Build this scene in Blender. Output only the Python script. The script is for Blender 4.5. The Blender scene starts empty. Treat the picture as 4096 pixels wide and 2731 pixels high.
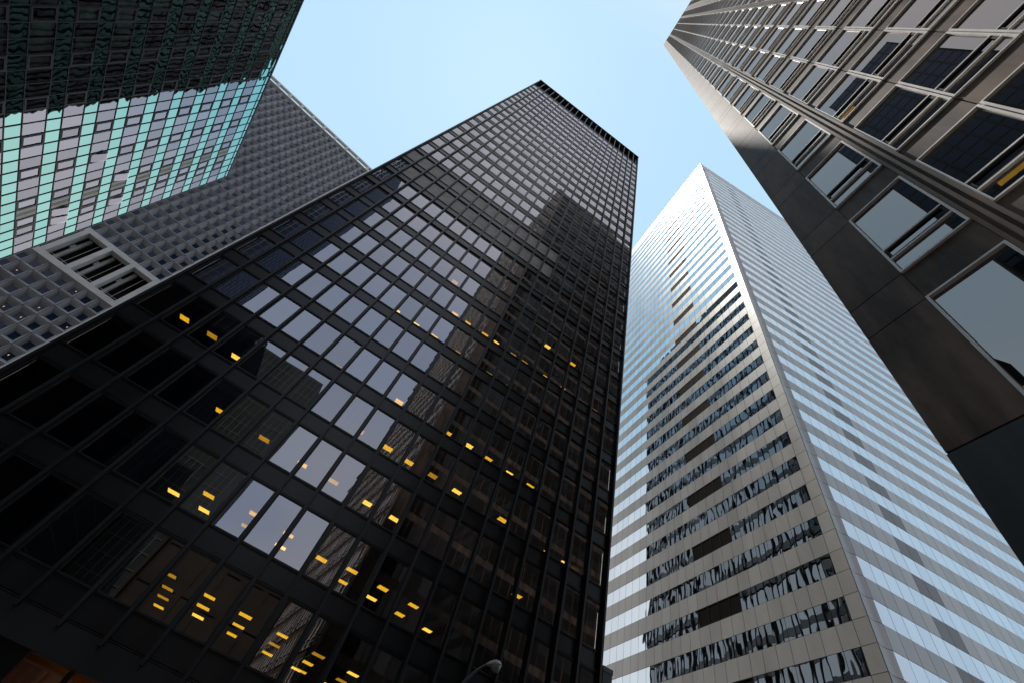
import bpy, math, random
import numpy as np
from mathutils import Matrix, Vector

random.seed(7)
rng = random.Random(11)
C = bpy.context.scene.collection

# ------------------------------------------------------------------ camera
PX_W, PX_H, PX_F = 4096.0, 2731.0, 1816.129
CAM_Z = 1.6
RIGHT, FWD, UP = (np.array(v) for v in ((0.9195780, 0.3929076, 0.0), (-0.3124341, 0.7312342, 0.6063674), (0.2382464, -0.5576021, 0.7951846)))
YA = math.radians(-9.25648)                 # yaw of the street grid
DS, DG = math.radians(-13.81072 + 9.25648), math.radians(-23.60542 + 9.25648)
XW = math.cos(YA) * RIGHT - math.sin(YA) * FWD     # world X, Y, Z seen in camera pixels (x right, y down, z ahead)
YW = math.sin(YA) * RIGHT + math.cos(YA) * FWD
WR = np.array([XW, YW, UP])

def project(p):
    q = WR.T @ (np.asarray(p, float) - np.array([0, 0, CAM_Z]))
    if q[2] < 0.05:
        return None
    return PX_W / 2 + PX_F * q[0] / q[2], PX_H / 2 + PX_F * q[1] / q[2]

def pixel_ray(px, py):
    return WR @ np.array([px - PX_W / 2, py - PX_H / 2, PX_F])

cam_data = bpy.data.cameras.new("camera")
cam = bpy.data.objects.new("camera", cam_data)
C.objects.link(cam)
cam_data.sensor_width = 36.0
cam_data.lens = 36.0 * PX_F / PX_W
cam_data.clip_start = 0.1
cam_data.clip_end = 6000.0
m = Matrix.Identity(4)
for r in range(3):
    m[r][0], m[r][1], m[r][2] = WR[r][0], -WR[r][1], -WR[r][2]
m[2][3] = CAM_Z
cam.matrix_world = m
bpy.context.scene.camera = cam

# ------------------------------------------------------------------ sky, sun, exposure
SUN_ELEV, SUN_AZ = math.radians(75), math.radians(-44)      # azimuth from +Y towards +X
world = bpy.data.worlds.new("World")
bpy.context.scene.world = world
world.use_nodes = True
nt = world.node_tree
bg = nt.nodes["Background"]
sky = nt.nodes.new("ShaderNodeTexSky")
sky.sky_type = 'NISHITA'
sky.sun_disc = False
sky.sun_elevation = SUN_ELEV
sky.sun_rotation = SUN_AZ
sky.altitude = 0
sky.air_density = 1.0
sky.dust_density = 0.4
sky.ozone_density = 1.0
veil = nt.nodes.new("ShaderNodeMix")                    # thin bright high cloud veils the blue
veil.data_type = 'RGBA'
veil.inputs[0].default_value = 0.78
veil.inputs[7].default_value = (6.2, 9.3, 11.6, 1.0)
nt.links.new(sky.outputs[0], veil.inputs[6])
# deeper blue low behind the viewer, white haze low ahead, bright cloud overhead and broken cloud low behind
tco = nt.nodes.new("ShaderNodeTexCoord")
sep = nt.nodes.new("ShaderNodeSeparateXYZ")
nt.links.new(tco.outputs['Generated'], sep.inputs[0])
def ramp(axis, a, b, lo=0.0, hi=1.0):
    n = nt.nodes.new("ShaderNodeMapRange")
    n.interpolation_type = 'SMOOTHSTEP'
    n.inputs['From Min'].default_value, n.inputs['From Max'].default_value = a, b
    n.inputs['To Min'].default_value, n.inputs['To Max'].default_value = lo, hi
    nt.links.new(sep.outputs[axis] if isinstance(axis, str) else axis, n.inputs[0])
    return n.outputs[0]
def times(p, q):
    n = nt.nodes.new("ShaderNodeMath")
    n.operation = 'MULTIPLY'
    nt.links.new(p, n.inputs[0])
    nt.links.new(q, n.inputs[1])
    return n.outputs[0]
def over(col, fac, rgb):
    n = nt.nodes.new("ShaderNodeMix")
    n.data_type = 'RGBA'
    nt.links.new(fac, n.inputs[0])
    nt.links.new(col, n.inputs[6])
    n.inputs[7].default_value = (*rgb, 1.0)
    return n.outputs[2]
cno = nt.nodes.new("ShaderNodeTexNoise")
cno.inputs['Scale'].default_value = 3.0
cno.inputs['Detail'].default_value = 6.0
nt.links.new(tco.outputs['Generated'], cno.inputs['Vector'])
col = over(veil.outputs[2], ramp('Y', -0.33, -0.60), (3.8, 5.2, 7.8))
col = over(col, times(ramp('Z', 0.70, 0.45), times(ramp('Y', -0.2, -0.5), ramp(cno.outputs[0], 0.35, 0.62))), (6.2, 6.7, 7.8))
col = over(col, times(ramp('Y', 0.06, -0.28), ramp('Z', 0.72, 0.95, 0.35, 1.0)), (9.6, 9.7, 10.2))
col = over(col, times(ramp('Z', 0.80, 0.50), ramp('Y', -0.1, 0.2)), (10.0, 10.1, 10.4))
nt.links.new(col, bg.inputs[0])
bg.inputs[1].default_value = 0.10

sun_data = bpy.data.lights.new("sun", 'SUN')
sun_data.energy = 5.0
sun_data.angle = math.radians(0.5)
sun_data.color = (1.0, 0.95, 0.88)
sun = bpy.data.objects.new("sun", sun_data)
C.objects.link(sun)
sd = Vector((math.cos(SUN_ELEV) * math.sin(SUN_AZ), math.cos(SUN_ELEV) * math.cos(SUN_AZ), math.sin(SUN_ELEV)))
sun.rotation_euler = sd.to_track_quat('Z', 'Y').to_euler()
sun.location = (0, 0, 300)

vs = bpy.context.scene.view_settings
vs.view_transform = 'Standard'
vs.look = 'None'
vs.exposure = 0.0
vs.gamma = 1.0
cy = bpy.context.scene.cycles
cy.max_bounces = 10
cy.glossy_bounces = 6
cy.transparent_max_bounces = 12
cy.diffuse_bounces = 3
cy.caustics_reflective = False
cy.caustics_refractive = False

# ------------------------------------------------------------------ materials
def new_mat(name):
    mt = bpy.data.materials.new(name)
    mt.use_nodes = True
    return mt, mt.node_tree.nodes, mt.node_tree.links

def node(ns, kind, **kw):
    n = ns.new(kind)
    for k, v in kw.items():
        if k in n.inputs:
            n.inputs[k].default_value = v
        else:
            setattr(n, k, v)
    return n

def wear_color(ns, ln, color, amount, scale, stretch=(1, 1, 1), island=0.0):
    """base colour varied by noise (stains, grime) and a little from piece to piece"""
    tc = node(ns, "ShaderNodeTexCoord")
    mp = node(ns, "ShaderNodeMapping")
    mp.inputs['Scale'].default_value = stretch
    ln.new(tc.outputs['Object'], mp.inputs[0])
    no = node(ns, "ShaderNodeTexNoise", Scale=scale, Detail=6.0, Roughness=0.6)
    ln.new(mp.outputs[0], no.inputs['Vector'])
    mr = node(ns, "ShaderNodeMapRange")
    mr.inputs['From Min'].default_value = 0.36
    mr.inputs['From Max'].default_value = 0.64
    mr.inputs['To Min'].default_value = 1 - amount
    mr.inputs['To Max'].default_value = 1 + amount
    ln.new(no.outputs[0], mr.inputs[0])
    val = mr.outputs[0]
    if island:
        ge = node(ns, "ShaderNodeNewGeometry")
        oi = node(ns, "ShaderNodeObjectInfo")
        ad = node(ns, "ShaderNodeMath", operation='ADD')
        ln.new(ge.outputs['Random Per Island'], ad.inputs[0])
        ln.new(oi.outputs['Random'], ad.inputs[1])
        fr = node(ns, "ShaderNodeMath", operation='FRACT')
        ln.new(ad.outputs[0], fr.inputs[0])
        m2 = node(ns, "ShaderNodeMapRange")
        m2.inputs['To Min'].default_value = 1 - island
        m2.inputs['To Max'].default_value = 1 + island
        ln.new(fr.outputs[0], m2.inputs[0])
        mu = node(ns, "ShaderNodeMath", operation='MULTIPLY')
        ln.new(val, mu.inputs[0])
        ln.new(m2.outputs[0], mu.inputs[1])
        val = mu.outputs[0]
    vm = node(ns, "ShaderNodeVectorMath", operation='SCALE')
    vm.inputs[0].default_value = color
    ln.new(val, vm.inputs['Scale'])
    return vm.outputs[0], no.outputs[0]

def solid(name, color, rough=0.5, metallic=0.0, amount=0.12, scale=0.6, stretch=(1, 1, 1), island=0.0, spec=0.5, bump=0.0, bscale=20.0):
    mt, ns, ln = new_mat(name)
    b = ns["Principled BSDF"]
    col, noi = wear_color(ns, ln, color, amount, scale, stretch, island)
    ln.new(col, b.inputs['Base Color'])
    b.inputs['Metallic'].default_value = metallic
    b.inputs['Specular IOR Level'].default_value = spec
    rr = node(ns, "ShaderNodeMapRange")
    rr.inputs['To Min'].default_value = max(0.02, rough - 0.08)
    rr.inputs['To Max'].default_value = min(1.0, rough + 0.08)
    ln.new(noi, rr.inputs[0])
    ln.new(rr.outputs[0], b.inputs['Roughness'])
    if bump:
        tc = node(ns, "ShaderNodeTexCoord")
        n2 = node(ns, "ShaderNodeTexNoise", Scale=bscale, Detail=3.0)
        ln.new(tc.outputs['Object'], n2.inputs['Vector'])
        bp = node(ns, "ShaderNodeBump", Strength=1.0, Distance=bump)
        ln.new(n2.outputs[0], bp.inputs['Height'])
        ln.new(bp.outputs[0], b.inputs['Normal'])
    return mt

def glazing(name, trans, refl, ior, opaque=False, wave=0.0, wscale=1.0, wstretch=(1, 1, 1), rough=0.0, island=0.0, fmin=0.0):
    """coated window glass: a mirror coat by Fresnel over tinted see-through (or back-painted) glass, gently wavy"""
    mt, ns, ln = new_mat(name)
    ns.remove(ns["Principled BSDF"])
    out = ns["Material Output"]
    fr = node(ns, "ShaderNodeFresnel", IOR=ior)
    if opaque:
        a = node(ns, "ShaderNodeBsdfDiffuse", Color=(*trans, 1))
    else:
        a = node(ns, "ShaderNodeBsdfTransparent", Color=(*trans, 1))
    g = node(ns, "ShaderNodeBsdfGlossy", Color=(*refl, 1), Roughness=rough)
    if island:
        ge = node(ns, "ShaderNodeNewGeometry")
        oi = node(ns, "ShaderNodeObjectInfo")
        ad = node(ns, "ShaderNodeMath", operation='ADD')
        ln.new(ge.outputs['Random Per Island'], ad.inputs[0])
        ln.new(oi.outputs['Random'], ad.inputs[1])
        fc = node(ns, "ShaderNodeMath", operation='FRACT')
        ln.new(ad.outputs[0], fc.inputs[0])
        m2 = node(ns, "ShaderNodeMapRange")
        m2.inputs['To Min'].default_value = 1 - island
        m2.inputs['To Max'].default_value = 1 + island
        ln.new(fc.outputs[0], m2.inputs[0])
        vm = node(ns, "ShaderNodeVectorMath", operation='SCALE')
        vm.inputs[0].default_value = refl
        ln.new(m2.outputs[0], vm.inputs['Scale'])
        ln.new(vm.outputs[0], g.inputs['Color'])
    if wave:
        tc = node(ns, "ShaderNodeTexCoord")
        mp = node(ns, "ShaderNodeMapping")
        mp.inputs['Scale'].default_value = wstretch
        ln.new(tc.outputs['Object'], mp.inputs[0])
        ge = node(ns, "ShaderNodeNewGeometry")
        oi = node(ns, "ShaderNodeObjectInfo")
        ad = node(ns, "ShaderNodeMath", operation='ADD')
        ln.new(ge.outputs['Random Per Island'], ad.inputs[0])
        ln.new(oi.outputs['Random'], ad.inputs[1])
        no = node(ns, "ShaderNodeTexNoise", noise_dimensions='4D', Scale=wscale, Detail=1.0, Roughness=0.35)
        ml = node(ns, "ShaderNodeMath", operation='MULTIPLY')
        ml.inputs[1].default_value = 37.0
        ln.new(ad.outputs[0], ml.inputs[0])
        ln.new(ml.outputs[0], no.inputs['W'])
        ln.new(mp.outputs[0], no.inputs['Vector'])
        bp = node(ns, "ShaderNodeBump", Strength=1.0, Distance=wave)
        ln.new(no.outputs[0], bp.inputs['Height'])
        ln.new(bp.outputs[0], g.inputs['Normal'])
    fac = fr.outputs[0]
    if fmin:
        mx = node(ns, "ShaderNodeMath", operation='MAXIMUM')
        mx.inputs[1].default_value = fmin
        ln.new(fac, mx.inputs[0])
        fac = mx.outputs[0]
    mix = node(ns, "ShaderNodeMixShader")
    ln.new(fac, mix.inputs[0])
    ln.new(a.outputs[0], mix.inputs[1])
    ln.new(g.outputs[0], mix.inputs[2])
    ln.new(mix.outputs[0], out.inputs[0])
    return mt

def glow(name, color, strength):
    mt, ns, ln = new_mat(name)
    ns.remove(ns["Principled BSDF"])
    tc = node(ns, "ShaderNodeTexCoord")
    no = node(ns, "ShaderNodeTexNoise", Scale=6.0, Detail=2.0)
    ln.new(tc.outputs['Object'], no.inputs['Vector'])
    mr = node(ns, "ShaderNodeMapRange")
    mr.inputs['To Min'].default_value = strength * 0.7
    mr.inputs['To Max'].default_value = strength * 1.3
    ln.new(no.outputs[0], mr.inputs[0])
    e = node(ns, "ShaderNodeEmission", Color=(*color, 1))
    ln.new(mr.outputs[0], e.inputs['Strength'])
    ln.new(e.outputs[0], ns["Material Output"].inputs[0])
    return mt

M = dict(
    black_metal=solid("black_bronze", (0.020, 0.0205, 0.022), 0.42, 0.0, 0.25, 0.35, (1, 1, 0.3), 0.12),
    black_spandrel=solid("black_spandrel", (0.016, 0.0165, 0.018), 0.34, 0.0, 0.3, 0.5, (1, 1, 0.5), 0.15),
    bronze_glass=glazing("bronze_glass", (0.48, 0.44, 0.37), (0.90, 0.90, 0.97), 3.4, wave=0.0022, wscale=0.55, island=0.06),
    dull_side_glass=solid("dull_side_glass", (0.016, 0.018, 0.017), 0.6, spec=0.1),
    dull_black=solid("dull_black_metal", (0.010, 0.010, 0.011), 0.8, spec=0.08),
    bronze_side_glass=glazing("bronze_side_glass", (0.012, 0.012, 0.012), (0.85, 0.9, 0.95), 2.9, opaque=True, wave=0.002, wscale=0.6, island=0.1),
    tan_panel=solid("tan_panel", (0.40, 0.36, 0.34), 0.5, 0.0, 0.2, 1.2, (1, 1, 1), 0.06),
    blind=solid("window_blind", (0.60, 0.57, 0.52), 0.8, 0.0, 0.06, 0.8, (6, 6, 0.4), 0.1),
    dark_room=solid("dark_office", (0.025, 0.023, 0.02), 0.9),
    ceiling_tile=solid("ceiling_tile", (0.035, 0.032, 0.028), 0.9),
    fixture=solid("fixture_metal", (0.3, 0.22, 0.1), 0.5),
    amber=glow("amber_lamp", (1.0, 0.58, 0.03), 2.3),
    amber_dim=glow("dim_amber_lamp", (1.0, 0.52, 0.03), 1.1),
    amber_bright=glow("bright_amber_lamp", (1.0, 0.66, 0.10), 3.4),
    amber_soft=glow("amber_strip", (1.0, 0.42, 0.04), 7.0),
    desk_lamp=glow("desk_lamp", (1.0, 0.55, 0.22), 0.7),
    lobby_wall=solid("lobby_stone", (0.50, 0.27, 0.10), 0.7, 0.0, 0.25, 0.35),
    teal_glass=glazing("teal_spandrel_glass", (0.004, 0.012, 0.014), (0.46, 0.84, 0.77), 2.6, opaque=True, wave=0.012, wscale=0.6, wstretch=(1, 0.8, 1.6), island=0.05, fmin=0.72),
    green_glass=glazing("green_window_glass", (0.82, 1.0, 0.90), (0.86, 0.84, 0.94), 2.0, wave=0.006, wscale=0.6, wstretch=(1, 0.7, 1.5), island=0.12, fmin=0.38),
    green_frame=solid("dark_violet_frame", (0.022, 0.019, 0.024), 0.45, 0.0, 0.15, 1.0),
    pale_blind=solid("pale_blind", (0.78, 0.86, 0.74), 0.8, 0.0, 0.2, 0.5, (1, 0.5, 3)),
    vent_slat=solid("vent_slat", (0.55, 0.54, 0.48), 0.5, 0.3),
    concrete=solid("grey_precast", (0.31, 0.305, 0.315), 0.8, 0.0, 0.16, 0.5, (1, 1, 0.5), 0.08, bump=0.004, bscale=8),
    pale_concrete=solid("pale_precast", (0.60, 0.585, 0.56), 0.75, 0.0, 0.1, 0.3, (1, 1, 1), 0.04),
    joint=solid("dark_joint", (0.02, 0.02, 0.021), 0.8),
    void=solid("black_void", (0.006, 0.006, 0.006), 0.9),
    blue_glass=glazing("blue_window_glass", (0.018, 0.034, 0.066), (0.86, 0.93, 1.0), 1.36, opaque=True, island=0.35, wave=0.001, wscale=0.5),
    aluminium=solid("brushed_aluminium", (0.44, 0.435, 0.42), 0.42, 0.3, 0.10, 0.25, (1, 1, 0.25), 0.07, spec=0.35),
    white_trim=solid("white_trim", (0.88, 0.86, 0.84), 0.35, 0.3, 0.04),
    dark_aluminium=solid("dark_aluminium", (0.19, 0.183, 0.175), 0.45, 0.2, 0.1, 0.25, (1, 1, 0.25), 0.06, spec=0.35),
    mirror_glass=glazing("blue_mirror_glass", (0.008, 0.010, 0.014), (0.84, 0.93, 1.0), 2.9, opaque=True, wave=0.014, wscale=0.75, wstretch=(1, 1, 0.55), island=0.04, fmin=0.68),
    clear_mirror_glass=glazing("flat_mirror_glass", (0.010, 0.014, 0.018), (0.86, 0.94, 1.0), 2.9, opaque=True, wave=0.0015, wscale=0.5, island=0.04, fmin=0.25),
    louver=solid("brown_louver", (0.016, 0.013, 0.012), 0.7, spec=0.1),
    brown_stone=solid("brown_bronze_panel", (0.155, 0.110, 0.085), 0.6, 0.0, 0.55, 1.6, (1, 1.0, 0.22), 0.16, spec=0.18, bump=0.0015, bscale=3),
    dark_base=solid("striated_dark_base", (0.022, 0.022, 0.023), 0.5, 0.0, 0.5, 1.6, (1, 2.2, 0.12), 0.0),
    steel=solid("silver_frame", (0.90, 0.85, 0.80), 0.45, 0.1, 0.12, 2.0, (1, 1, 1)),
    grey_glass=glazing("grey_mirror_glass", (0.10, 0.09, 0.08), (0.92, 0.82, 0.78), 2.9, wave=0.0012, wscale=0.35, island=0.03, fmin=0.2),
    end_glass=glazing("end_wall_glass", (0.03, 0.027, 0.024), (0.5, 0.46, 0.42), 1.5, opaque=True, wave=0.004, wscale=0.6, island=0.5),
    navy=glazing("navy_tower_glass", (0.010, 0.014, 0.024), (0.5, 0.6, 0.8), 1.45, opaque=True),
    navy_line=solid("navy_mullion", (0.004, 0.004, 0.005), 0.6),
    masonry=solid("brown_masonry", (0.06, 0.043, 0.03), 0.85, 0.0, 0.3, 0.3),
    green_tower_glass=glazing("grey_green_glass", (0.07, 0.085, 0.08), (0.7, 0.8, 0.78), 1.5, opaque=True, island=0.5),
    block_grid=solid("block_grid", (0.16, 0.15, 0.13), 0.8),
    asphalt=solid("asphalt", (0.05, 0.05, 0.052), 0.9, 0.0, 0.2, 0.4),
    paving=solid("plaza_paving", (0.11, 0.107, 0.10), 0.8, 0.0, 0.15, 0.3),
    lamp_grey=solid("lamp_grey_paint", (0.62, 0.60, 0.57), 0.5, 0.0, 0.2, 6.0),
    lamp_glass=solid("lamp_lens", (0.55, 0.51, 0.45), 0.15, 0.0, 0.25, 8.0),
    pole_green=solid("pole_grey_green", (0.09, 0.115, 0.115), 0.4, 0.3, 0.1, 3.0),
)

# ------------------------------------------------------------------ mesh helpers
class MB:
    """collects boxes and quads laid out on a facade and links them as ONE mesh object"""
    def __init__(self):
        self.v, self.f, self.k = [], [], []
    def raw(self, pts, faces, k=0):
        o = len(self.v)
        self.v += [tuple(p) for p in pts]
        self.f += [tuple(o + i for i in fc) for fc in faces]
        self.k += [k] * len(faces)
        return self
    def box(self, F, u0, u1, d0, d1, z0, z1, k=0):
        pts = [F(u, d, z) for z in (z0, z1) for (u, d) in ((u0, d0), (u1, d0), (u1, d1), (u0, d1))]
        fc = [(0, 1, 5, 4), (1, 2, 6, 5), (2, 3, 7, 6), (3, 0, 4, 7), (4, 5, 6, 7), (3, 2, 1, 0)]
        if F.flip: fc = [q[::-1] for q in fc]
        return self.raw(pts, fc, k)
    def quad(self, F, u0, u1, z0, z1, d, tilt=0.0, k=0):
        a, b = rng.uniform(-tilt, tilt), rng.uniform(-tilt, tilt)
        w, h = (u1 - u0) / 2, (z1 - z0) / 2
        ds = [d - a * w - b * h, d + a * w - b * h, d + a * w + b * h, d - a * w + b * h]
        pts = [F(u, e, z) for (u, z), e in zip(((u0, z0), (u1, z0), (u1, z1), (u0, z1)), ds)]
        return self.raw(pts, [(0, 1, 2, 3)[::-1] if F.flip else (0, 1, 2, 3)], k)
    def frame(self, F, u0, u1, z0, z1, t, d0, d1, k=0):
        self.box(F, u0, u0 + t, d0, d1, z0, z1, k)
        self.box(F, u1 - t, u1, d0, d1, z0, z1, k)
        self.box(F, u0 + t, u1 - t, d0, d1, z0, z0 + t, k)
        return self.box(F, u0 + t, u1 - t, d0, d1, z1 - t, z1, k)
    def add(self, o):
        n = len(self.v)
        self.v += o.v
        self.f += [tuple(n + i for i in fc) for fc in o.f]
        self.k += o.k
        return self
    def build(self, name, mats, parent=None, smooth=False):
        me = bpy.data.meshes.new(name)
        me.from_pydata(self.v, [], self.f)
        mats = mats if isinstance(mats, (list, tuple)) else [mats]
        for mt in mats: me.materials.append(mt)
        if len(mats) > 1: me.polygons.foreach_set('material_index', self.k)
        if smooth: me.polygons.foreach_set('use_smooth', [True] * len(self.f))
        me.update()
        o = bpy.data.objects.new(name, me)
        C.objects.link(o)
        if parent is not None: o.parent = parent
        return o

def facade(kind, at, root):
    """maps (along the facade, depth into the building, height) to the building's own coordinates"""
    if kind == 'south':   F = lambda u, d, z: (u, at + d, z)
    elif kind == 'east':  F = lambda u, d, z: (at - d, u, z)
    elif kind == 'west':  F = lambda u, d, z: (at + d, u, z)
    elif kind == 'north': F = lambda u, d, z: (u, at - d, z)
    G = lambda u, d, z: tuple(a - b for a, b in zip(F(u, d, z), root['origin']))
    G.flip = kind in ('west', 'north')
    G.root = root
    return G

def building(name, label, cat, rot, origin, group=None):
    """an Empty at the building's base corner; facades are laid out in grid coordinates about the camera"""
    o = bpy.data.objects.new(name, None)
    C.objects.link(o)
    o.rotation_euler = (0, 0, rot)
    o.location = Matrix.Rotation(rot, 3, 'Z') @ Vector((origin[0], origin[1], 0))
    o['label'] = label; o['category'] = cat
    if group: o['group'] = group
    return dict(obj=o, rot=Matrix.Rotation(rot, 3, 'Z'), origin=(origin[0], origin[1], 0.0))

def to_world(root, p):
    return root['rot'] @ Vector([a + b for a, b in zip(p, root['origin'])])

def in_poly(x, y, poly):
    c = False
    for i in range(len(poly)):
        (x1, y1), (x2, y2) = poly[i - 1], poly[i]
        if (y1 > y) != (y2 > y) and x < (x2 - x1) * (y - y1) / (y2 - y1) + x1: c = not c
    return c
OUT = dict(tower=[(2158, 316), (2555, 631), (2398, 2731), (0, 2731), (0, 1480)], green=[(0, 0), (1228, 0), (918, 706), (0, 1050)],
           right=[(2649, 186), (2772, 0), (4096, 0), (4096, 2290)])
def shown_area(F, u0, u1, d, z0, z1, hidden_by=()):
    pts = []
    for u, z in ((u0, z0), (u1, z0), (u1, z1), (u0, z1)):
        q = project(to_world(F.root, F(u, d, z)))
        if q is None: return 0.0
        pts.append(q)
    cx, cyy = sum(p[0] for p in pts) / 4, sum(p[1] for p in pts) / 4
    if not (-60 < cx < PX_W + 60 and -60 < cyy < PX_H + 60): return 0.0
    if any(in_poly(cx, cyy, OUT[h]) for h in hidden_by): return 0.0
    a = 0.0
    for i in range(4):
        a += pts[i - 1][0] * pts[i][1] - pts[i][0] * pts[i - 1][1]
    return abs(a) / 2

class Parts:
    """a repeated part: the 100 that show largest become parts of their own, the rest one part"""
    def __init__(self, name, mats, parent, limit=100):
        self.name, self.mats, self.parent, self.limit, self.items = name, mats, parent, limit, []
    def add(self, mb, area, subs=()):
        self.items.append((area, len(self.items), mb, list(subs)))
    def finish(self):
        self.items.sort(key=lambda t: (-t[0], t[1]))
        for a, i, mb, subs in self.items[:self.limit]:
            o = mb.build(self.name, self.mats, self.parent)
            for sn, smb, smat in subs: smb.build(sn, smat, o)
        rest = self.items[self.limit:]
        if rest:
            big, kids = MB(), {}
            for a, i, mb, subs in rest:
                big.add(mb)
                for sn, smb, smat in subs: kids.setdefault((sn, smat.name), (MB(), smat))[0].add(smb)
            o = big.build(self.name, self.mats, self.parent)
            o['kind'] = 'stuff'
            for (sn, _), (smb, smat) in kids.items():
                s = smb.build(sn, smat, o)
                s['kind'] = 'stuff'

# ------------------------------------------------------------------ ground
def flat(name, x0, x1, y0, y1, z, mat):
    mb = MB().raw([(x0, y0, z), (x1, y0, z), (x1, y1, z), (x0, y1, z)], [(0, 1, 2, 3)])
    o = mb.build(name, mat)
    o['kind'] = 'structure'
    return o
flat('ground', -1500, 1500, -1500, 1500, 0.0, M['paving'])
flat('road', -34, 5.0, -200, 16.0, 0.004, M['asphalt'])
flat('side_street', 20, 34, 10, 300, 0.004, M['asphalt'])

# ------------------------------------------------------------------ black office tower (faces the camera)
D = 23.4
T = building('black_office_tower', 'tall black steel and bronze glass tower with amber ceiling lights in its windows', 'building',
             -DS, (-0.6055 * D, D))
W_BAY, U0, NB = 0.0647 * D, -0.6055 * D, 21
U1 = U0 + NB * W_BAY
FH = 0.1563 * D
def sill(j):
    return CAM_Z + D * (0.5061 + j * 0.1563 + 0.0134 * min(max(j - 7, 0), 4))
WIN_H, SP_H = 0.1105 * D, 0.0455 * D
J0, J1 = -2, 29
TOP = CAM_Z + 5.566 * D
DEPTH = 57.0
F = facade('south', D, T)
t = T['obj']

for i in range(NB + 1):                                     # projecting I-beam mullions
    u = U0 + i * W_BAY
    mb = MB().box(F, u - 0.030, u + 0.030, -0.17, 0.0, CAM_Z + 0.1385 * D, TOP - 0.35)
    mb.box(F, u - 0.065, u + 0.065, -0.20, -0.17, CAM_Z + 0.1385 * D, TOP - 0.35)
    mb.box(F, u - 0.09, u + (0.09 if i < NB else 0.04), 0.0, 0.12, CAM_Z + 0.1385 * D, TOP - 0.35)
    mb.build('mullion', M['black_metal'], t)

windows = Parts('window', M['black_metal'], t)
spandrels = Parts('spandrel_panel', M['black_spandrel'], t)
ceil_rng = random.Random(5)
for j in range(J0, J1 + 1):
    zb = sill(j)
    zt = zb + WIN_H
    for i in range(NB):
        a, b = U0 + i * W_BAY + 0.09, U0 + (i + 1) * W_BAY - 0.09
        wf = MB().frame(F, a, b, zb, zt, 0.045, 0.02, 0.11)
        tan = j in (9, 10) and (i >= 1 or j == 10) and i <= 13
        subs = []
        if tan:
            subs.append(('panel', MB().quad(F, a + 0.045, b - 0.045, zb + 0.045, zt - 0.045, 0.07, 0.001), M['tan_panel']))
        else:
            subs.append(('pane', MB().quad(F, a + 0.045, b - 0.045, zb + 0.045, zt - 0.045, 0.07, 0.0022), M['bronze_glass']))
            r = ceil_rng.random()
            drop = 0.16 if r < 0.5 else 0.42 if r < 0.72 else 0.97 if r < 0.80 else 0
            if drop:
                subs.append(('blind', MB().box(F, a + 0.05, b - 0.05, 0.22, 0.24, zt - 0.05 - drop * (WIN_H - 0.1), zt - 0.05), M['blind']))
        windows.add(wf, shown_area(F, a, b, 0.07, zb, zt), subs)
        s0, s1 = zb - SP_H, zb
        sp = MB().box(F, a, b, 0.05, 0.10, s0 + 0.11, s1 - 0.11)
        sp.box(F, a, b, -0.02, 0.10, s1 - 0.05, s1 - 0.002).box(F, a, b, 0.0, 0.10, s1 - 0.11, s1 - 0.085)
        sp.box(F, a, b, -0.02, 0.10, s0 + 0.002, s0 + 0.05).box(F, a, b, 0.0, 0.10, s0 + 0.085, s0 + 0.11)
        sp.box(F, a, b, 0.10, 0.14, s0, s1)
        spandrels.add(sp, shown_area(F, a, b, 0.05, s0, s1))
    # the office behind: ceiling of this storey
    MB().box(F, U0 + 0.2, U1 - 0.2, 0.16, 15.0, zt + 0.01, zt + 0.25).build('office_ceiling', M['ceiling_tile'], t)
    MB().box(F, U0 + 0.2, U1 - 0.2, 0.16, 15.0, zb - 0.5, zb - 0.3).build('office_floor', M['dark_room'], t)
windows.finish()
spandrels.finish()
zl = sill(J1) + WIN_H
MB().box(F, U0, U1, 0.05, 0.3, zl + 0.002, zl + 0.6).box(F, U0, U1, 0.9, 1.0, zl + 0.6, TOP - 0.9).box(F, U0 - 0.12, U1 + 0.12, -0.30, 0.6, TOP - 0.35, TOP).build('roof_crown', M['black_metal'], t)
zbm = CAM_Z + 0.106 * D
MB().box(F, U0 - 0.05, U1 + 0.05, 0.0, 0.7, zbm, CAM_Z + 0.1475 * D).build('base_beam', M['black_metal'], t)
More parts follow.
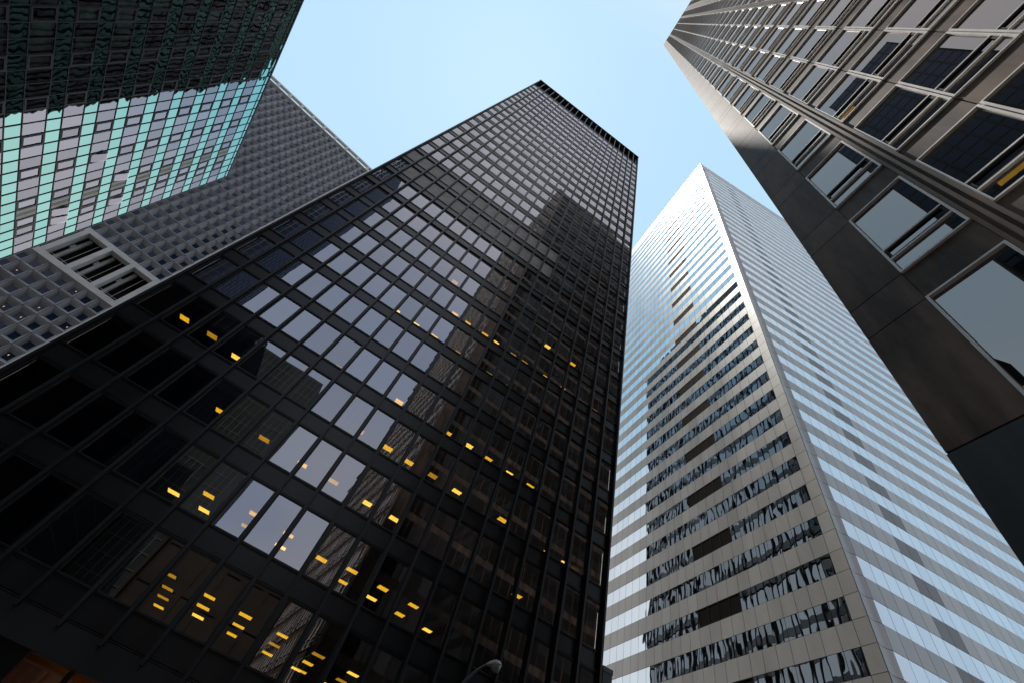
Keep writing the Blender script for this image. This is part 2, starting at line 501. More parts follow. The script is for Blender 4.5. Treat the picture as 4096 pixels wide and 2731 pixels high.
# body: corner posts, sides, back wall
MB().box(F, U0 - 0.13, U0 - 0.092, -0.05, 0.4, 0, TOP - 0.36).build('corner_post', M['black_metal'], t)
MB().box(F, U1 - 0.02, U1 + 0.045, 0.125, 0.4, 0, TOP - 0.36).build('corner_post', M['black_metal'], t)
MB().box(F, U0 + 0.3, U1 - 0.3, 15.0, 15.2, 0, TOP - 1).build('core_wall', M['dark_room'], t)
MB().box(F, U0 - 0.1, U1 + 0.1, 0.4, DEPTH, TOP - 1.0, TOP - 0.6).build('roof', M['black_metal'], t)
for side, at, lab in (('west', U0 - 0.12, 'side_wall'), ('east', U1 + 0.05, 'side_wall')):
    FS = facade(side, at, T)
    n = int(DEPTH / W_BAY)
    wall, glass = MB(), MB()
    wall.box(FS, D + 0.4, D + DEPTH, 0.3, 0.5, 0, TOP - 0.7)
    for j in range(J0, J1 + 1):
        zb = sill(j)
        wall.box(FS, D + 0.4, D + DEPTH, 0.05, 0.3, zb - SP_H, zb)
        for i in range(n):
            a = D + 0.4 + i * W_BAY
            glass.quad(FS, a + 0.12, a + W_BAY - 0.12, zb, zb + WIN_H, 0.1, 0.003)
    wall.box(FS, D + 0.4, D + DEPTH, 0.0, 0.3, sill(J1) + WIN_H, TOP - 0.4)
    wall.box(FS, D + 0.4, D + DEPTH, 0.0, 0.3, 0, sill(J0) - SP_H)
    for i in range(n + 1):
        a = D + 0.4 + i * W_BAY
        wall.box(FS, a - 0.065, a + 0.065, -0.12, 0.1, 4, TOP - 0.4)
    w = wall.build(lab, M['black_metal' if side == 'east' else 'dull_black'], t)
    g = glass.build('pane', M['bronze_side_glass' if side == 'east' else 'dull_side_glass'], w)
    g['kind'] = 'stuff'
FN = facade('north', D + DEPTH, T)
MB().box(FN, U0 - 0.2, U1 + 0.1, 0.0, 0.3, 0, TOP - 0.7).build('rear_wall', M['black_metal'], t)

# amber ceiling lights, found on each storey's ceiling
LIGHTS = [(741,1274),(851,1342),(948,1427),(887,1643),(892,1749),(1059,1752),(1026,1827),(698,1965),(838,1976),(819,2036),(1022,2052),(990,2102),(1156,2133),(1124,2181),
 (682,2292),(674,2347),(656,2384),(638,2420),(842,2381),(816,2422),(795,2460),(985,2457),(957,2497),(930,2532),(1132,2535),(1100,2573),(1072,2608),(1187,2670),(1276,2615),
 (1234,2646),(1207,2678),(1414,2690),(1367,2716),(1307,2730),(1533,2348),(1487,2387),(1655,2417),(1600,2452),(1710,2515),(1789,2628),(1312,2369),(1417,2424),(1528,2485),
 (1637,2544),(1471,2009),(1429,2056),(1579,2071),(1534,2118),(1288,2231),(1410,2277),(1372,2322),(2010,2075),(2164,2195),(2258,2249),(1893,2345),(2068,2377),
 (2316,1603),(2375,1641),(2309,1733),(2375,1778),(2036,1890),(2119,1941),(2188,1387),(2051,1419),(2096,1450),(2288,1457),(1870,1295),(1938,1340),(1983,1372),(1831,1411),
 (1956,1497),(2030,1546),(2179,1508),(2248,1554),(1819,1131),(1322,1067),(1370,1095),(1819,1259),(1587,1247),(1661,1299),(1737,1347),(1358,1470),(1483,1551),(1597,1605),
 (1440,1719),(1552,1789),(1790,1729),(1876,1780),(1953,1833),(1637,1845),(1732,1899),(1828,1962),(1211,1853),(1178,1908),(1334,1921),(1293,1974),(1022,2053),
 (2093,2458),(2179,2508),(2158,2428),(1926,2568),(1855,2598),(2039,2631),(2149,2690),(2075,2714)]
inv = T['rot'].transposed()
made = 0
for px, py in LIGHTS:
    d = inv @ Vector(pixel_ray(px, py))
    zf = CAM_Z + d.z / d.y * D
    j = min(range(J0, J1 + 1), key=lambda q: abs(zf - (sill(q) + WIN_H * 0.5)))
    zc = sill(j) + WIN_H + 0.005
    s = (zc - CAM_Z) / d.z
    u, v = d.x * s, d.y * s - D
    if not 0.4 < v < 14.5 or made >= 100:
        continue
    made += 1
    L = rng.uniform(0.27, 0.33)
    hw = rng.uniform(0.20, 0.25)
    fx = MB().box(F, u - L - 0.03, u + L + 0.03, v - hw - 0.03, v + hw + 0.03, zc - 0.05, zc - 0.002)
    o = fx.build('ceiling_light', M['fixture'], t)
    MB().box(F, u - L, u + L, v - hw, v - 0.02, zc - 0.07, zc - 0.051).box(F, u - L, u + L, v + 0.02, v + hw, zc - 0.066, zc - 0.051).build('lamp_tube', M[rng.choice(('amber', 'amber', 'amber_bright', 'amber_dim'))], o)

# lobby at street level
for i in range(0, 9):
    a = -0.2346 * D + i * 1.648
    b = a + 1.455
    fr = MB().frame(F, a - 0.09, b + 0.09, 0.05, zbm + 0.3, 0.09, 1.5, 1.6)
    o = fr.build('lobby_window', M['black_metal'], t)
    MB().quad(F, a, b, 0.15, zbm + 0.2, 1.55).build('pane', M['bronze_glass'], o)
MB().box(F, U0 + 0.3, -0.2346 * D - 0.1, 1.5, 1.9, 0, zbm + 0.6).build('pier_wall', M['black_metal'], t)
MB().box(F, U0 + 0.3, U1 - 0.3, 5.2, 5.5, 0, zbm + 0.9).build('lobby_wall', M['lobby_wall'], t)
MB().box(F, U0 + 0.3, U1 - 0.3, 0.8, 5.2, zbm + 0.9, zbm + 1.0).build('lobby_ceiling', M['ceiling_tile'], t)
for i in range(8):
    a = -0.2346 * D + i * 1.648
    MB().box(F, a + 0.2, a + 1.2, 2.2, 2.5, zbm + 0.62, zbm + 0.7).build('lobby_lamp', M['amber_soft'], t)

# ------------------------------------------------------------------ teal glass office building (left)
DGN = 35.0
G = building('teal_glass_building', 'building of teal glass bands and violet-grey windows, some vents tilted open', 'building', -DG, (-DGN - 18, 22.0))
g = G['obj']
F = facade('east', -DGN, G)
UE = 1.7575 * DGN
PIT = 0.0423 * DGN
def gz(k): return CAM_Z + DGN * (0.9114 + 0.1027 * k)
KT = 9
TB, WB = 0.0425 * DGN, 0.0602 * DGN
ROOFG = CAM_Z + 1.917 * DGN
NP = int((UE - 22.5) / PIT)
win = Parts('window', M['green_frame'], g)
spn = Parts('spandrel_panel', M['green_frame'], g)
gr = random.Random(3)
OPEN = {(2, 1), (3, 1), (5, 3), (2, 3), (8, 2), (14, 5)}
for k in range(-8, KT + 2):
    z0, z1, z2 = gz(k), gz(k) + TB, gz(k) + TB + WB
    if k == KT: z1 = z0 + 0.054 * DGN
    if k == KT + 1: z0, z1 = gz(KT) + 0.054 * DGN, gz(KT) + 0.0735 * DGN
    for i in range(NP):
        b = UE - i * PIT - 0.02
        a = b - PIT
        # teal spandrel with its thin frame
        mb = MB().frame(F, a, b, z0, z1, 0.035, -0.03, 0.06)
        spn.add(mb, shown_area(F, a, b, 0, z0, z1), [('pane', MB().quad(F, a + 0.035, b - 0.035, z0 + 0.035, z1 - 0.035, 0.03, 0.0035), M['teal_glass'])])
        if k >= KT: continue
        mb = MB().frame(F, a, b, z1, z2, 0.04, -0.03, 0.06)
        subs = []
        kind = 'sash' if (i in (2, 3, 5) or (i > 5 and i % 3 == 2)) else 'vent' if i == 4 else 'fixed'
        if kind == 'vent':
            for q in range(4):
                zz = z1 + 0.04 + q * (z2 - z1 - 0.08) / 4
            us = [a + 0.06, a + 0.55, a + 0.72, a + 0.95, b - 0.06]
            for q, (p0, p1) in enumerate(((0.06, 0.56), (0.66, 0.80), (0.90, PIT - 0.06))):
                subs.append(('vent_slat', MB().box(F, a + p0, a + p1, 0.0, 0.03, z1 + 0.05, z2 - 0.05), M['vent_slat']))
            subs.append(('vent_back', MB().quad(F, a + 0.04, b - 0.04, z1 + 0.04, z2 - 0.04, 0.05), M['joint']))
        else:
            t_ = 0.16 if kind == 'sash' else 0.04
            if kind == 'sash': mb.frame(F, a + 0.042, b - 0.042, z1 + 0.042, z2 - 0.042, t_, -0.045, 0.05)
            if (i, k) in OPEN:
                p = [F(a + t_, 0.0, z1 + t_), F(a + t_, -0.30, z2 - t_ - 0.03), F(b - t_, -0.30, z2 - t_ - 0.03), F(b - t_, 0.0, z1 + t_)]
                subs.append(('pane', MB().raw(p, [(0, 3, 2, 1)]), M['green_glass']))
                subs.append(('dark_opening', MB().quad(F, a + t_, b - t_, z1 + t_, z2 - t_, 0.3), M['joint']))
            else:
                subs.append(('pane', MB().quad(F, a + t_, b - t_, z1 + t_, z2 - t_, 0.02, 0.003), M['green_glass']))
                if gr.random() < 0.6:
                    e = gr.choice((1.0, 1.0, 0.75))
                    subs.append(('blind', MB().box(F, a + 0.05, b - 0.05, 0.25, 0.27, z2 - e * (z2 - z1 - 0.1), z2 - 0.05), M['pale_blind']))
        win.add(mb, shown_area(F, a, b, 0, z1, z2), subs)
    if k <= KT: MB().box(F, 22.5, UE - 0.3, 0.30 if k < KT else 0.1, 8.0, z0 + 0.1, z1 - 0.1).build('floor_slab', M['dark_room'], g)
win.finish(); spn.finish()
MB().box(F, UE - 0.02, UE + 0.10, -0.03, 18, 0, ROOFG).build('corner_post', M['green_frame'], g)
MB().box(F, 22.0, UE + 0.1, -0.04, 18, gz(KT) + 0.0735 * DGN + 0.002, ROOFG + 0.01).build('roof_edge', M['green_frame'], g)
MB().box(F, 22.4, UE - 0.4, 8.0, 8.2, 0, ROOFG - 0.5).build('core_wall', M['dark_room'], g)
MB().box(F, 22.0, 22.4, 0.0, 18, 0, ROOFG - 0.1).build('end_wall', M['green_frame'], g)
MB().box(F, 22.4, UE - 0.1, 0.0, 0.3, 0, gz(-8) - 0.01).build('plinth', M['green_frame'], g)

# ------------------------------------------------------------------ grey precast tower behind
DY = 113.0
Y = building('grey_precast_tower', 'grey concrete tower of deep coffered windows between the teal building and the black tower', 'building', -DG, (-1.0 * DY, DY))
y = Y['obj']
F = facade('south', DY, Y)
CW, RH = 0.0257 * DY, 0.03186 * DY
UR = -0.4005 * DY
ZF0, ZF1, ZC = CAM_Z + 0.5735 * DY, CAM_Z + 0.687 * DY, CAM_Z + 1.6185 * DY
ROOFY = CAM_Z + 1.6525 * DY
NC = 23
pan = Parts('window_unit', [M['concrete'], M['joint']], y)
yr = random.Random(9)
def coffer(a, b, z0, z1):
    jt = 0.05
    o = [(a + jt, z0 + jt), (b - jt, z0 + jt), (b - jt, z1 - jt), (a + jt, z1 - jt)]
    rim = 0.07
    o2 = [(a + jt + rim, z0 + jt + rim), (b - jt - rim, z0 + jt + rim), (b - jt - rim, z1 - jt - rim), (a + jt + rim, z1 - jt - rim)]
    uc, zc = (a + b) / 2, (z0 + z1) / 2
    pw, ph = 0.0113 * DY / 2, 0.0146 * DY / 2
    n = [(uc - pw, zc - ph), (uc + pw, zc - ph), (uc + pw, zc + ph), (uc - pw, zc + ph)]
    mb = MB()
    pts = [F(u, 0.0, z) for u, z in o] + [F(u, 0.0, z) for u, z in o2] + [F(u, 0.95, z) for u, z in n] + [F(u, 0.30, z) for u, z in ((a, z0), (b, z0), (b, z1), (a, z1))]
    fc = []
    for q in range(4):
        r = (q + 1) % 4
        fc.append((q, r, 4 + r, 4 + q))
        fc.append((4 + q, 4 + r, 8 + r, 8 + q))
    mb.raw(pts, fc)
    jf = [((q), 12 + q, 12 + (q + 1) % 4, (q + 1) % 4) for q in range(4)]
    mb.raw(pts, jf, 1)
    pm = MB().quad(F, uc - pw, uc + pw, zc - ph, zc + ph, 0.94, 0.004)
    subs = [('pane', pm, M['blue_glass'])]
    r = yr.random()
    if r < 0.22 and z0 < 75:
        uu, zz = uc + yr.uniform(-0.35, 0.3), zc + yr.uniform(-0.5, 0.3)
        subs.append(('lit_lamp', MB().quad(F, uu, uu + 0.16, zz, zz + 0.34, 0.92), M['desk_lamp']))
    return mb, subs
for band, n, zs, up in ((0, 29, ZF1, 1), (1, 20, ZF0, -1)):
    for r in range(n):
        z0 = zs + r * (ZC - ZF1) / 29 if up > 0 else zs - (r + 1) * RH
        z1 = z0 + ((ZC - ZF1) / 29 if up > 0 else RH)
        if z0 < 0: break
        for c in range(NC):
            b = UR - c * CW
            mb, subs = coffer(b - CW, b, z0, z1)
            pan.add(mb, shown_area(F, b - CW, b, 0, z0, z1, ('tower', 'green')), subs)
pan.finish()
UL = UR - NC * CW
# plant storey: pale frame with deep dark bays
OP = 0.0516 * DY
fr = MB().box(F, UL, UR, -0.25, 1.6, ZF0, CAM_Z + 0.5862 * DY).box(F, UL, UR, -0.25, 1.6, CAM_Z + 0.6757 * DY, ZF1)
for q in range(12):
    c = UR - q * OP
    fr.box(F, c - 0.0092 * DY if q else c - 0.0075 * DY, c, -0.25, 1.6, CAM_Z + 0.5862 * DY, CAM_Z + 0.6757 * DY)
fr.build('plant_frame', M['pale_concrete'], y)
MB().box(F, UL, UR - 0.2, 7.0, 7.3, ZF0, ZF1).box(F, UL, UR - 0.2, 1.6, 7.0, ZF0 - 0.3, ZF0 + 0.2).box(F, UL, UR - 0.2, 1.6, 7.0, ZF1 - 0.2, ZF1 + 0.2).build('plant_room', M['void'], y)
for q in range(11):
    c1 = UR - q * OP - 0.0092 * DY
    c0 = UR - (q + 1) * OP
    zb0, zb1 = CAM_Z + 0.5862 * DY, CAM_Z + 0.6757 * DY
    MB().box(F, c0 + 0.55, c0 + 1.25, 1.9, 2.6, zb0 + 0.01, zb1 - 0.01).box(F, c0 + 0.01, c0 + 0.549, 1.95, 2.5, zb0 + 5.6, zb0 + 6.9).build('inner_column', M['pale_concrete'], y)
    MB().box(F, c0 + 3.1, c0 + 3.17, 1.2, 1.27, zb0, zb1).box(F, c0 + 0.01, c1 - 0.01, 0.5, 0.55, zb0 + 0.9, zb0 + 0.95).build('rail', M['pale_concrete'], y)
# crown
cb = MB().box(F, UL, UR, -0.3, 0.9, ZC, CAM_Z + 1.6235 * DY).box(F, UL, UR, -0.3, 0.9, CAM_Z + 1.6465 * DY, ROOFY)
for q in range(12):
    c = -0.405 * DY - q * 0.0512 * DY - 0.6
    cb.box(F, c - 0.4, c + 0.4, -0.3, 0.9, CAM_Z + 1.6235 * DY, CAM_Z + 1.6465 * DY)
cb.build('roof_crown', M['pale_concrete'], y)
MB().box(F, UL, UR - 0.2, 5.0, 5.3, ZC, ROOFY - 0.3).box(F, UL, UR - 0.2, 0.9, 5.0, ZC - 0.3, ZC + 0.2).build('crown_recess', M['louver'], y)
MB().box(F, UL + 0.2, UR - 0.1, 0.98, 1.1, 0, ZF0 - 0.31).box(F, UL + 0.2, UR - 0.1, 0.98, 1.1, ZF1 + 0.21, ZC - 0.4).build('back_wall', M['joint'], y)
FE = facade('east', UR + 0.02, Y)
ed = MB().box(FE, DY - 0.25, DY + 0.9, -0.75, 0.0, 0, ROOFY - 0.02)
ed.build('edge_fascia', M['pale_concrete'], y)
sw = MB()
for q in range(50):
    sw.box(FE, DY + 1.0, DY + 1.25, -0.72, 0.0, 2 + q * RH, 2 + q * RH + 2.4)
sw.build('edge_clip', M['joint'], y)
MB().box(FE, DY + 0.9, DY + 40, 0.0, 0.5, 0, ROOFY - 0.1).build('side_wall', M['concrete'], y)

# ------------------------------------------------------------------ pale aluminium tower (right of centre)
DW = 21.8
CX = 1.6839 * DW
WT = building('aluminium_tower', 'silvery white tower striped with bands of mirror windows, right of the black tower', 'building', 0.0, (CX, DW))
wt = WT['obj']
PER = 0.17046 * DW
ZTOPW = CAM_Z + 7.065 * DW
ROOFW = CAM_Z + 7.335 * DW
COLL, COLR = 0.0677 * DW, 0.0660 * DW
NROW = 41
FL = facade('west', CX, WT)
FR = facade('south', DW, WT)
wpan = Parts('cladding_panel', M['aluminium'], wt)
wwin = Parts('window', M['mirror_glass'], wt)
wlou = Parts('louver_panel', M['louver'], wt)
wdrk = Parts('dark_panel', M['dark_aluminium'], wt)
GAP = 0.020
HALF = PER / 2
def scoop(F_, a, b, z0, z1):
    mb, n = MB(), 8                                   # corner panels are gently hollowed
    us = [a + (b - a) * q / n for q in range(n + 1)]
    ds = [0.16 * math.sin(math.pi * q / n) ** 1.3 for q in range(n + 1)]
    pts = [F_(u, d, z) for z in (z0, z1) for u, d in zip(us, ds)]
    mb.raw(pts, [(q, q + 1, n + 2 + q, n + 1 + q) for q in range(n)])
    return mb
def colsL():
    yield 0, DW + 0.02, DW + 0.0597 * DW
    for c in range(24): yield c + 1, DW + (0.0597 + c * 0.0677) * DW, DW + (0.0597 + (c + 1) * 0.0677) * DW
def colsR():
    for c in range(40): yield c, CX + c * COLR + (0.02 if c == 0 else 0), CX + (c + 1) * COLR
hid = ('tower', 'right')
for f in range(NROW):
    zw1 = ZTOPW - f * PER
    zw0 = zw1 - HALF
    zs0 = zw0 - HALF
    if zs0 < 0: break
    for F_, cols, left in ((FL, colsL, True), (FR, colsR, False)):
        for c, a, b in cols():
            a_, b_ = a + GAP, b - GAP
            # spandrel panel
            mb = scoop(F_, a_, b_, zs0 + GAP, zw0 - GAP) if (c == 0 and not left) else MB().box(F_, a_, b_, 0.0, 0.06, zs0 + GAP, zw0 - GAP)
            dark = (not left) and c in (6, 7)
            (wdrk if dark else wpan).add(mb, shown_area(F_, a_, b_, 0, zs0, zw0, hid))
            ar = shown_area(F_, a_, b_, 0, zw0, zw1, hid)
            if c == 0:
                wpan.add(MB().box(F_, a_, b_, 0.0, 0.06, zw0 + GAP, zw1 - GAP) if left else scoop(F_, a_, b_, zw0 + GAP, zw1 - GAP), ar)
            elif left and f % 2 == 0 and 8 <= c <= 11:
                lv = MB().frame(F_, a_, b_, zw0 + GAP, zw1 - GAP, 0.05, 0.0, 0.10)
                for q in range(13):
                    zq = zw0 + 0.1 + q * (HALF - 0.16) / 13
                    lv.box(F_, a_ + 0.05, b_ - 0.05, 0.03, 0.08, zq, zq + 0.06)
                wlou.add(lv, ar)
            else:
                wwin.add(MB().quad(F_, a_, b_, zw0 + 0.012, zw1 - 0.012, 0.015, 0.004), ar)
# parapet panels
for F_, cols in ((FL, colsL), (FR, colsR)):
    for c, a, b in cols():
        for z0, z1 in ((ZTOPW, ZTOPW + 2.0), (ZTOPW + 2.0, ZTOPW + 4.0), (ZTOPW + 4.0, ROOFW)):
            wpan.add(MB().box(F_, a + GAP, b - GAP, 0.0, 0.06, z0 + GAP, z1 - GAP), shown_area(F_, a, b, 0, z0, z1, hid))
for p in (wpan, wwin, wlou, wdrk): p.finish()
YE = DW + (0.0597 + 24 * 0.0677) * DW
MB().box(FL, DW + 0.30, YE, 0.07, 1.0, 0, ROOFW - 0.05).box(FR, CX + 0.08, CX + COLR, 0.28, 0.6, 0, ROOFW - 0.05).box(FR, CX + COLR, CX + 40 * COLR, 0.07, 1.0, 0, ROOFW - 0.05).build('backing_wall', M['joint'], wt)
MB().box(FL, YE, YE + 0.5, -0.02, 6, 0, ROOFW).build('end_trim', M['white_trim'], wt)
MB().box(FL, DW + 0.1, YE + 0.3, 0.1, 57, ROOFW - 0.6, ROOFW - 0.1).build('roof', M['joint'], wt)

# ------------------------------------------------------------------ brown panelled tower (right edge, close by)
DR = 6.1
R = building('brown_panel_tower', 'brown metal panelled tower with silver framed mirror windows, at the right edge', 'building', 0.0, (DR, -60.0))
r_ = R['obj']
F = facade('west', DR, R)
def rz(zz): return CAM_Z + zz * DR
FLR = 0.576 * DR
NFL = 37
YC = 0.311 * DR
rw = Parts('window', M['steel'], r_)
rs = Parts('spandrel_panel', M['brown_stone'], r_)
rp = Parts('pier_panel', M['brown_stone'], r_)
BAYS = []            # (u0, u1) window bays, going towards and past the camera
def unit(off):
    return [(off - 0.0480, off + 0.1436), (off - 0.2980, off - 0.1020), (off - 0.4985, off - 0.3020), (off - 0.6980, off - 0.5020), (off - 0.9450, off - 0.7520)]
for o_ in (0.0, -1.26, -2.52, -3.78, -5.04): BAYS += unit(o_)
RIBS, PIERS = [], []
for o_ in (0.0, -1.26, -2.52, -3.78, -5.04):
    RIBS += [(o_ - 0.1010, o_ - 0.0490), (o_ - 0.7510, o_ - 0.6990)]
    PIERS.append((o_ + 0.1446, o_ + 0.3110))
rr_ = random.Random(21)
T_ = 0.042
for k in range(-1, NFL):
    z0, z1, z2 = rz(1.2816 + 0.576 * k), rz(1.4280 + 0.576 * k), rz(1.2816 + 0.576 * (k + 1))
    for a, b in BAYS:
        a, b = a * DR, b * DR
        if k >= 0:
            rs.add(MB().box(F, a, b, 0.02, 0.1, z0 + 0.004, z1 - 0.004), shown_area(F, a, b, 0, z0, z1))
        wz0 = z1 if k >= 0 else rz(0.52)
        fm = MB().frame(F, a, b, wz0, z2, T_, -0.03, 0.05)
        subs = []
        if k >= 0:
            m1, m2 = z1 + 0.14 * FLR, z1 + 0.245 * FLR
            fm.box(F, a + T_, b - T_, -0.02, 0.05, m1, m1 + T_).box(F, a + T_, b - T_, -0.02, 0.05, m2, m2 + T_)
            subs.append(('vent_frame', MB().frame(F, a + T_ + 0.002, b - T_ - 0.002, m1 + T_ + 0.001, m2 - 0.001, 0.05, -0.005, 0.05), M['joint']))
            pm = MB().quad(F, a + T_, b - T_, z1 + T_, m1, 0.035, 0.002).quad(F, a + T_ + 0.05, b - T_ - 0.05, m1 + T_ + 0.05, m2 - 0.05, 0.03, 0.002).quad(F, a + T_, b - T_, m2 + T_, z2 - T_, 0.035, 0.002)
        else:
            pm = MB().quad(F, a + T_, b - T_, wz0 + T_, z2 - T_, 0.035, 0.002)
        subs.append(('pane', pm, M['grey_glass']))
        rw.add(fm, shown_area(F, a, b, 0, wz0, z2), subs)
    for a, b in PIERS:
        a, b = a * DR, b * DR
        if k >= 0:
            rp.add(MB().box(F, a, b, 0.0, 0.12, z0 + 0.012, z1 - 0.012), shown_area(F, a, b, 0, z0, z1))
            rp.add(MB().box(F, a, b, 0.0, 0.12, z1 + 0.012, z2 - 0.012), shown_area(F, a, b, 0, z1, z2))
        else:
            rp.add(MB().box(F, a, b, 0.0, 0.12, rz(0.853), z2 - 0.012), shown_area(F, a, b, 0, rz(0.853), z2))
rw.finish(); rs.finish(); rp.finish()
ZT0 = rz(1.2816 + 0.576 * NFL)
ZTR = rz(23.1)
for a, b in RIBS:
    a, b = a * DR, b * DR
    w3 = (b - a) / 5
    mb = MB()
    mb.box(F, a, a + w3, -0.06, 0.1, rz(0.853), ZT0).box(F, a + w3, a + 2 * w3, 0.02, 0.1, rz(0.853), ZT0)
    mb.box(F, a + 2 * w3, a + 3 * w3, -0.08, 0.1, rz(0.853), ZT0).box(F, a + 3 * w3, a + 4 * w3, 0.02, 0.1, rz(0.853), ZT0)
    mb.box(F, a + 4 * w3, b, -0.06, 0.1, rz(0.853), ZT0)
    mb.build('rib_pier', M['brown_stone'], r_)
for q in range(9):                                            # the dark striated base below the panels
    b = YC - q * 4.0
    MB().box(F, b - 3.99, b, -0.02, 0.3, 0, rz(0.845)).build('base_panel', M['dark_base'], r_)
crown = MB().box(F, -40, YC, 0.0, 0.25, ZTR - 0.5, ZTR)
for a, b in RIBS + PIERS: crown.box(F, a * DR, b * DR, 0.0, 0.3, ZT0 + 0.004, ZTR - 0.5)
crown.build('roof_crown', M['brown_stone'], r_)
MB().box(F, -40, YC - 0.2, 3.0, 3.2, ZT0, ZTR - 0.4).box(F, -40, YC - 0.1, 0.12, 3.0, ZT0 - 0.3, ZT0).build('crown_recess', M['joint'], r_)
MB().box(F, -60, YC - 0.05, 0.16, 0.3, 0, rz(0.845)).box(F, -60, YC - 0.15, 6.0, 6.2, 0, ZT0 - 0.4).build('core_wall', M['dark_room'], r_)
MB().box(F, -60, YC - 0.02, 0.125, 0.2, rz(0.845), ZT0 - 0.3).build('joint_backing', M['joint'], r_) if False else None
for k in range(0, NFL + 1):
    zf = rz(1.2816 + 0.576 * k)
    MB().box(F, -40, YC - 0.15, 0.13, 6.0, zf + 0.05, zf + 0.75 if k < NFL else zf + 0.3).build('office_ceiling', M['ceiling_tile'], r_)
for a, b in PIERS:
    MB().box(F, a * DR + 0.01, b * DR - 0.01, 0.13, 0.2, rz(0.85), ZT0 - 0.02).build('pier_core', M['joint'], r_)
# end wall that faces the black tower
FEn = facade('north', YC, R)
ew, eg = MB(), MB()
ew.box(FEn, DR + 0.05, DR + 34, 0.02, 0.4, 0, ZTR)
for k in range(0, NFL):
    z1, z2 = rz(1.4280 + 0.576 * k), rz(1.2816 + 0.576 * (k + 1))
    for c in range(26):
        u = DR + 1.3 + c * 1.25
        eg.quad(FEn, u, u + 1.15, z1, z2, 0.0, 0.003)
ewo = ew.build('end_wall', M['brown_stone'], r_)
ego = eg.build('pane', M['end_glass'], ewo)
ego['kind'] = 'stuff'
# interior lamps seen through three of its windows
for px, py, L in ((3385, 458, 0.28), (4075, 668, 0.4), (4085, 1545, 0.5)):
    d = pixel_ray(px, py)
    s = DR / d[0]
    zf = CAM_Z + d[2] * s
    k = math.floor(((zf - CAM_Z) / DR - 1.2816) / 0.576)
    zc = rz(1.2816 + 0.576 * (k + 1)) - 0.1
    s = (zc - CAM_Z) / d[2]
    if s * d[0] - DR < 0.2: s = (DR + 0.5) / d[0]; zc = CAM_Z + d[2] * s
    u, dd = d[1] * s, d[0] * s - DR
    o = MB().box(F, u - L, u + L, dd - 0.06, dd + 0.06, zc - 0.05, zc).build('ceiling_light', M['fixture'], r_)
    MB().box(F, u - L + 0.02, u + L - 0.02, dd - 0.05, dd + 0.05, zc - 0.07, zc - 0.051).build('lamp_tube', M['amber'], o)

# ------------------------------------------------------------------ slim dark block at the foot of the aluminium tower
AN = building('dark_pier', 'slim dark grey block wedged low between the black tower and the silvery tower', 'pier', -DS, (22.5, 29.4))
F = facade('south', 29.4, AN)
zt = CAM_Z + 0.4835 * 29.4
MB().box(F, 22.5, 23.3, 0, 7, 0, zt - 0.3).build('shaft', M['dark_base'], AN['obj'])
MB().box(F, 22.46, 23.34, -0.04, 7.04, zt - 0.298, zt).build('cap', M['black_metal'], AN['obj'])

# ------------------------------------------------------------------ street lamp
def tube(path, radii, n=12):
    mb = MB()
    P = [Vector(p) for p in path]
    pts, fc = [], []
    for i, p in enumerate(P):
        d = (P[min(i + 1, len(P) - 1)] - P[max(i - 1, 0)]).normalized()
        a = d.cross(Vector((0, 1, 0)))
        if a.length < 0.1: a = d.cross(Vector((1, 0, 0)))
        a.normalize()
        b = d.cross(a)
        for q in range(n):
            w = 2 * math.pi * q / n
            pts.append(p + (a * math.cos(w) + b * math.sin(w)) * radii[i])
    for i in range(len(P) - 1):
        for q in range(n):
            fc.append((i * n + q, i * n + (q + 1) % n, (i + 1) * n + (q + 1) % n, (i + 1) * n + q))
    fc.append(tuple(range(n))[::-1])
    fc.append(tuple((len(P) - 1) * n + q for q in range(n)))
    return mb.raw(pts, fc)
def at_px(px, py, y):
    d = pixel_ray(px, py)
    s = y / d[1]
    return Vector((d[0] * s, y, CAM_Z + d[2] * s))
arm_pts = [at_px(px, py, yy) for px, py, yy in ((1952, 2653, 19.20), (1930, 2664, 19.23), (1911, 2676, 19.26), (1889, 2695, 19.29), (1864, 2718, 19.32), (1846, 2737, 19.34), (1826, 2764, 19.36), (1812, 2795, 19.38))]
foot = Vector((arm_pts[-1].x - 0.35, 19.4, 0))
lamp = bpy.data.objects.new('street_lamp', None)
C.objects.link(lamp)
lamp.location = foot
lamp['label'] = 'grey street lamp on a curved arm in front of the black tower'
lamp['category'] = 'street lamp'
def rel(pts): return [p - foot for p in pts]
arm_pts += [Vector((foot.x + 0.12, 19.4, arm_pts[-1].z - 0.7)), Vector((foot.x + 0.02, 19.4, arm_pts[-1].z - 1.3))]
tube(rel(arm_pts), [0.042, 0.045, 0.05, 0.053, 0.056, 0.058, 0.06, 0.062, 0.066, 0.07]).build('arm', M['pole_green'], lamp, True)
tube(rel([foot, foot + Vector((0, 0, 0.3)), foot + Vector((0, 0, 0.32)), Vector((foot.x, 19.4, arm_pts[-1].z + 0.1))]), [0.16, 0.16, 0.11, 0.075]).build('pole', M['pole_green'], lamp, True)
h0, h1 = at_px(1946, 2656, 19.20), at_px(2012, 2634, 19.05)
ax = (h1 - h0); ax.z = ax.z * 0.35
Lh = ax.length
ax.normalize()
side = ax.cross(Vector((0, 0, 1))).normalized()
upv = side.cross(ax)
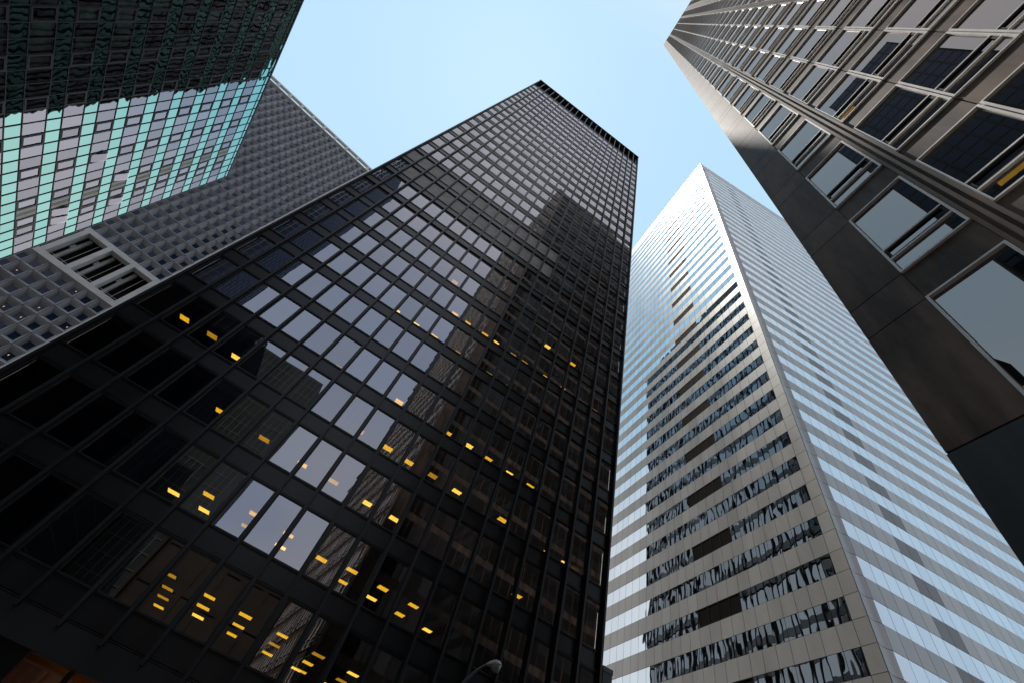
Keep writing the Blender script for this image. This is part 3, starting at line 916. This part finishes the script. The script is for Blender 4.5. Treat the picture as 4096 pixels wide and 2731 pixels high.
def shell(prof, n=20, half=None):
    """rings along the lamp's axis: (along, half width, height above, depth below)"""
    mb, pts, fc = MB(), [], []
    for s, w, ht, hb in prof:
        for q in range(n):
            w_ = 2 * math.pi * q / n
            c, s_ = math.cos(w_), math.sin(w_)
            pts.append(h0 - foot + ax * (s * Lh) + side * (w * c) + upv * ((ht if s_ > 0 else hb) * s_))
    for i in range(len(prof) - 1):
        for q in range(n):
            fc.append((i * n + q, (i + 1) * n + q, (i + 1) * n + (q + 1) % n, i * n + (q + 1) % n))
    fc.append(tuple(range(n)))
    fc.append(tuple((len(prof) - 1) * n + q for q in range(n))[::-1])
    return mb.raw(pts, fc)
house = shell([(-0.02, 0.05, 0.05, 0.04), (0.10, 0.08, 0.085, 0.04), (0.28, 0.13, 0.14, 0.045), (0.48, 0.18, 0.18, 0.05), (0.68, 0.20, 0.19, 0.05), (0.85, 0.18, 0.165, 0.05), (0.96, 0.12, 0.11, 0.045), (1.02, 0.04, 0.04, 0.03)]).build('lamp_housing', M['lamp_grey'], lamp, True)
shell([(0.10, 0.095, 0.012, 0.012), (0.28, 0.145, 0.012, 0.012), (0.48, 0.195, 0.012, 0.012), (0.68, 0.215, 0.012, 0.012), (0.85, 0.195, 0.012, 0.012), (0.97, 0.135, 0.012, 0.012), (1.03, 0.05, 0.012, 0.012)]).build('rim', M['fixture'], house)
shell([(0.22, 0.06, 0.0, 0.06), (0.34, 0.13, 0.0, 0.13), (0.50, 0.175, 0.0, 0.21), (0.66, 0.19, 0.0, 0.24), (0.80, 0.175, 0.0, 0.22), (0.91, 0.12, 0.0, 0.14), (0.97, 0.05, 0.0, 0.06)]).build('lamp_lens', M['lamp_glass'], lamp, True)

# ------------------------------------------------------------------ across the street, seen only in the glass
def mirrored_tower(name, label, rot, x0, x1, y0, y1, h, mat, line, fh, bw, lw=0.12, ribs_h=True):
    """plain tower behind the viewer: body of glass or stone, with its mullions standing proud"""
    B = building(name, label, 'building', rot, (x0, y0))
    body = MB()
    K = facade('south', y0, B)
    body.box(K, x0, x1, 0, y1 - y0, 0, h)
    body.build('body', mat, B['obj'])
    ln = MB()
    for kind, at, a0, a1 in (('south', y0, x0, x1), ('north', y1, x0, x1), ('west', x0, y0, y1), ('east', x1, y0, y1)):
        K = facade(kind, at, B)
        n = max(1, int((a1 - a0) / bw))
        for i in range(n + 1):
            a = a0 + i * (a1 - a0) / n
            ln.box(K, a - lw / 2, a + lw / 2, -0.08, 0.0, 0.2, h - 0.01)
        for k in range(1, int(h / fh) + 1):
            if ribs_h: ln.box(K, a0, a1, -0.05, -0.002, k * fh - lw / 2, k * fh + lw / 2)
    o = ln.build('mullion_grid', line, B['obj'])
    o['kind'] = 'stuff'
    return B
mirrored_tower('navy_glass_tower', 'shorter navy glass tower mirrored in the upper windows of the brown tower', 0.0, -95, -48, -8.0, -0.7, 2.44 * 60, M['navy'], M['navy_line'], 3.9, 2.4, 0.35)
mirrored_tower('navy_glass_tower', 'taller navy glass tower mirrored in the upper windows of the brown tower', 0.0, -95, -48.3, -27, -8.2, 2.93 * 60, M['navy'], M['navy_line'], 3.9, 2.4, 0.35)
mirrored_tower('black_office_slab', 'lower black slab block mirrored at the right of the navy tower in the brown tower', 0.0, -95, -48.3, -45, -28, 2.0 * 60, M['navy'], M['louver'], 3.9, 2.4, 0.35)
mirrored_tower('blue_black_tower', 'blue-black tower mirrored in the first window column of the black tower', -DS, -120, -76, -120, -90, 285, M['navy'], M['navy_line'], 3.9, 2.4, 0.35)
mirrored_tower('grey_green_office_block', 'grey-green office block mirrored low in the left windows of the black tower', -DS, -40.8, -20.6, -95, -75, 0.757 * 122, M['green_tower_glass'], M['block_grid'], 3.4, 1.5, 0.2)
mirrored_tower('dark_office_block', 'dark ribbed office block mirrored beside the grey-green block in the black tower', -DS, -60, -33, -70, -45, 0.83 * 91.8, M['navy'], M['louver'], 3.6, 2.2, 0.3)
mirrored_tower('brown_masonry_block', 'low brown masonry block mirrored in the bottom middle windows of the black tower', -DS, -14.5, 3.5, -48, -30, 0.352 * 76.8, M['masonry'], M['masonry'], 5.0, 3.0, 0.9)
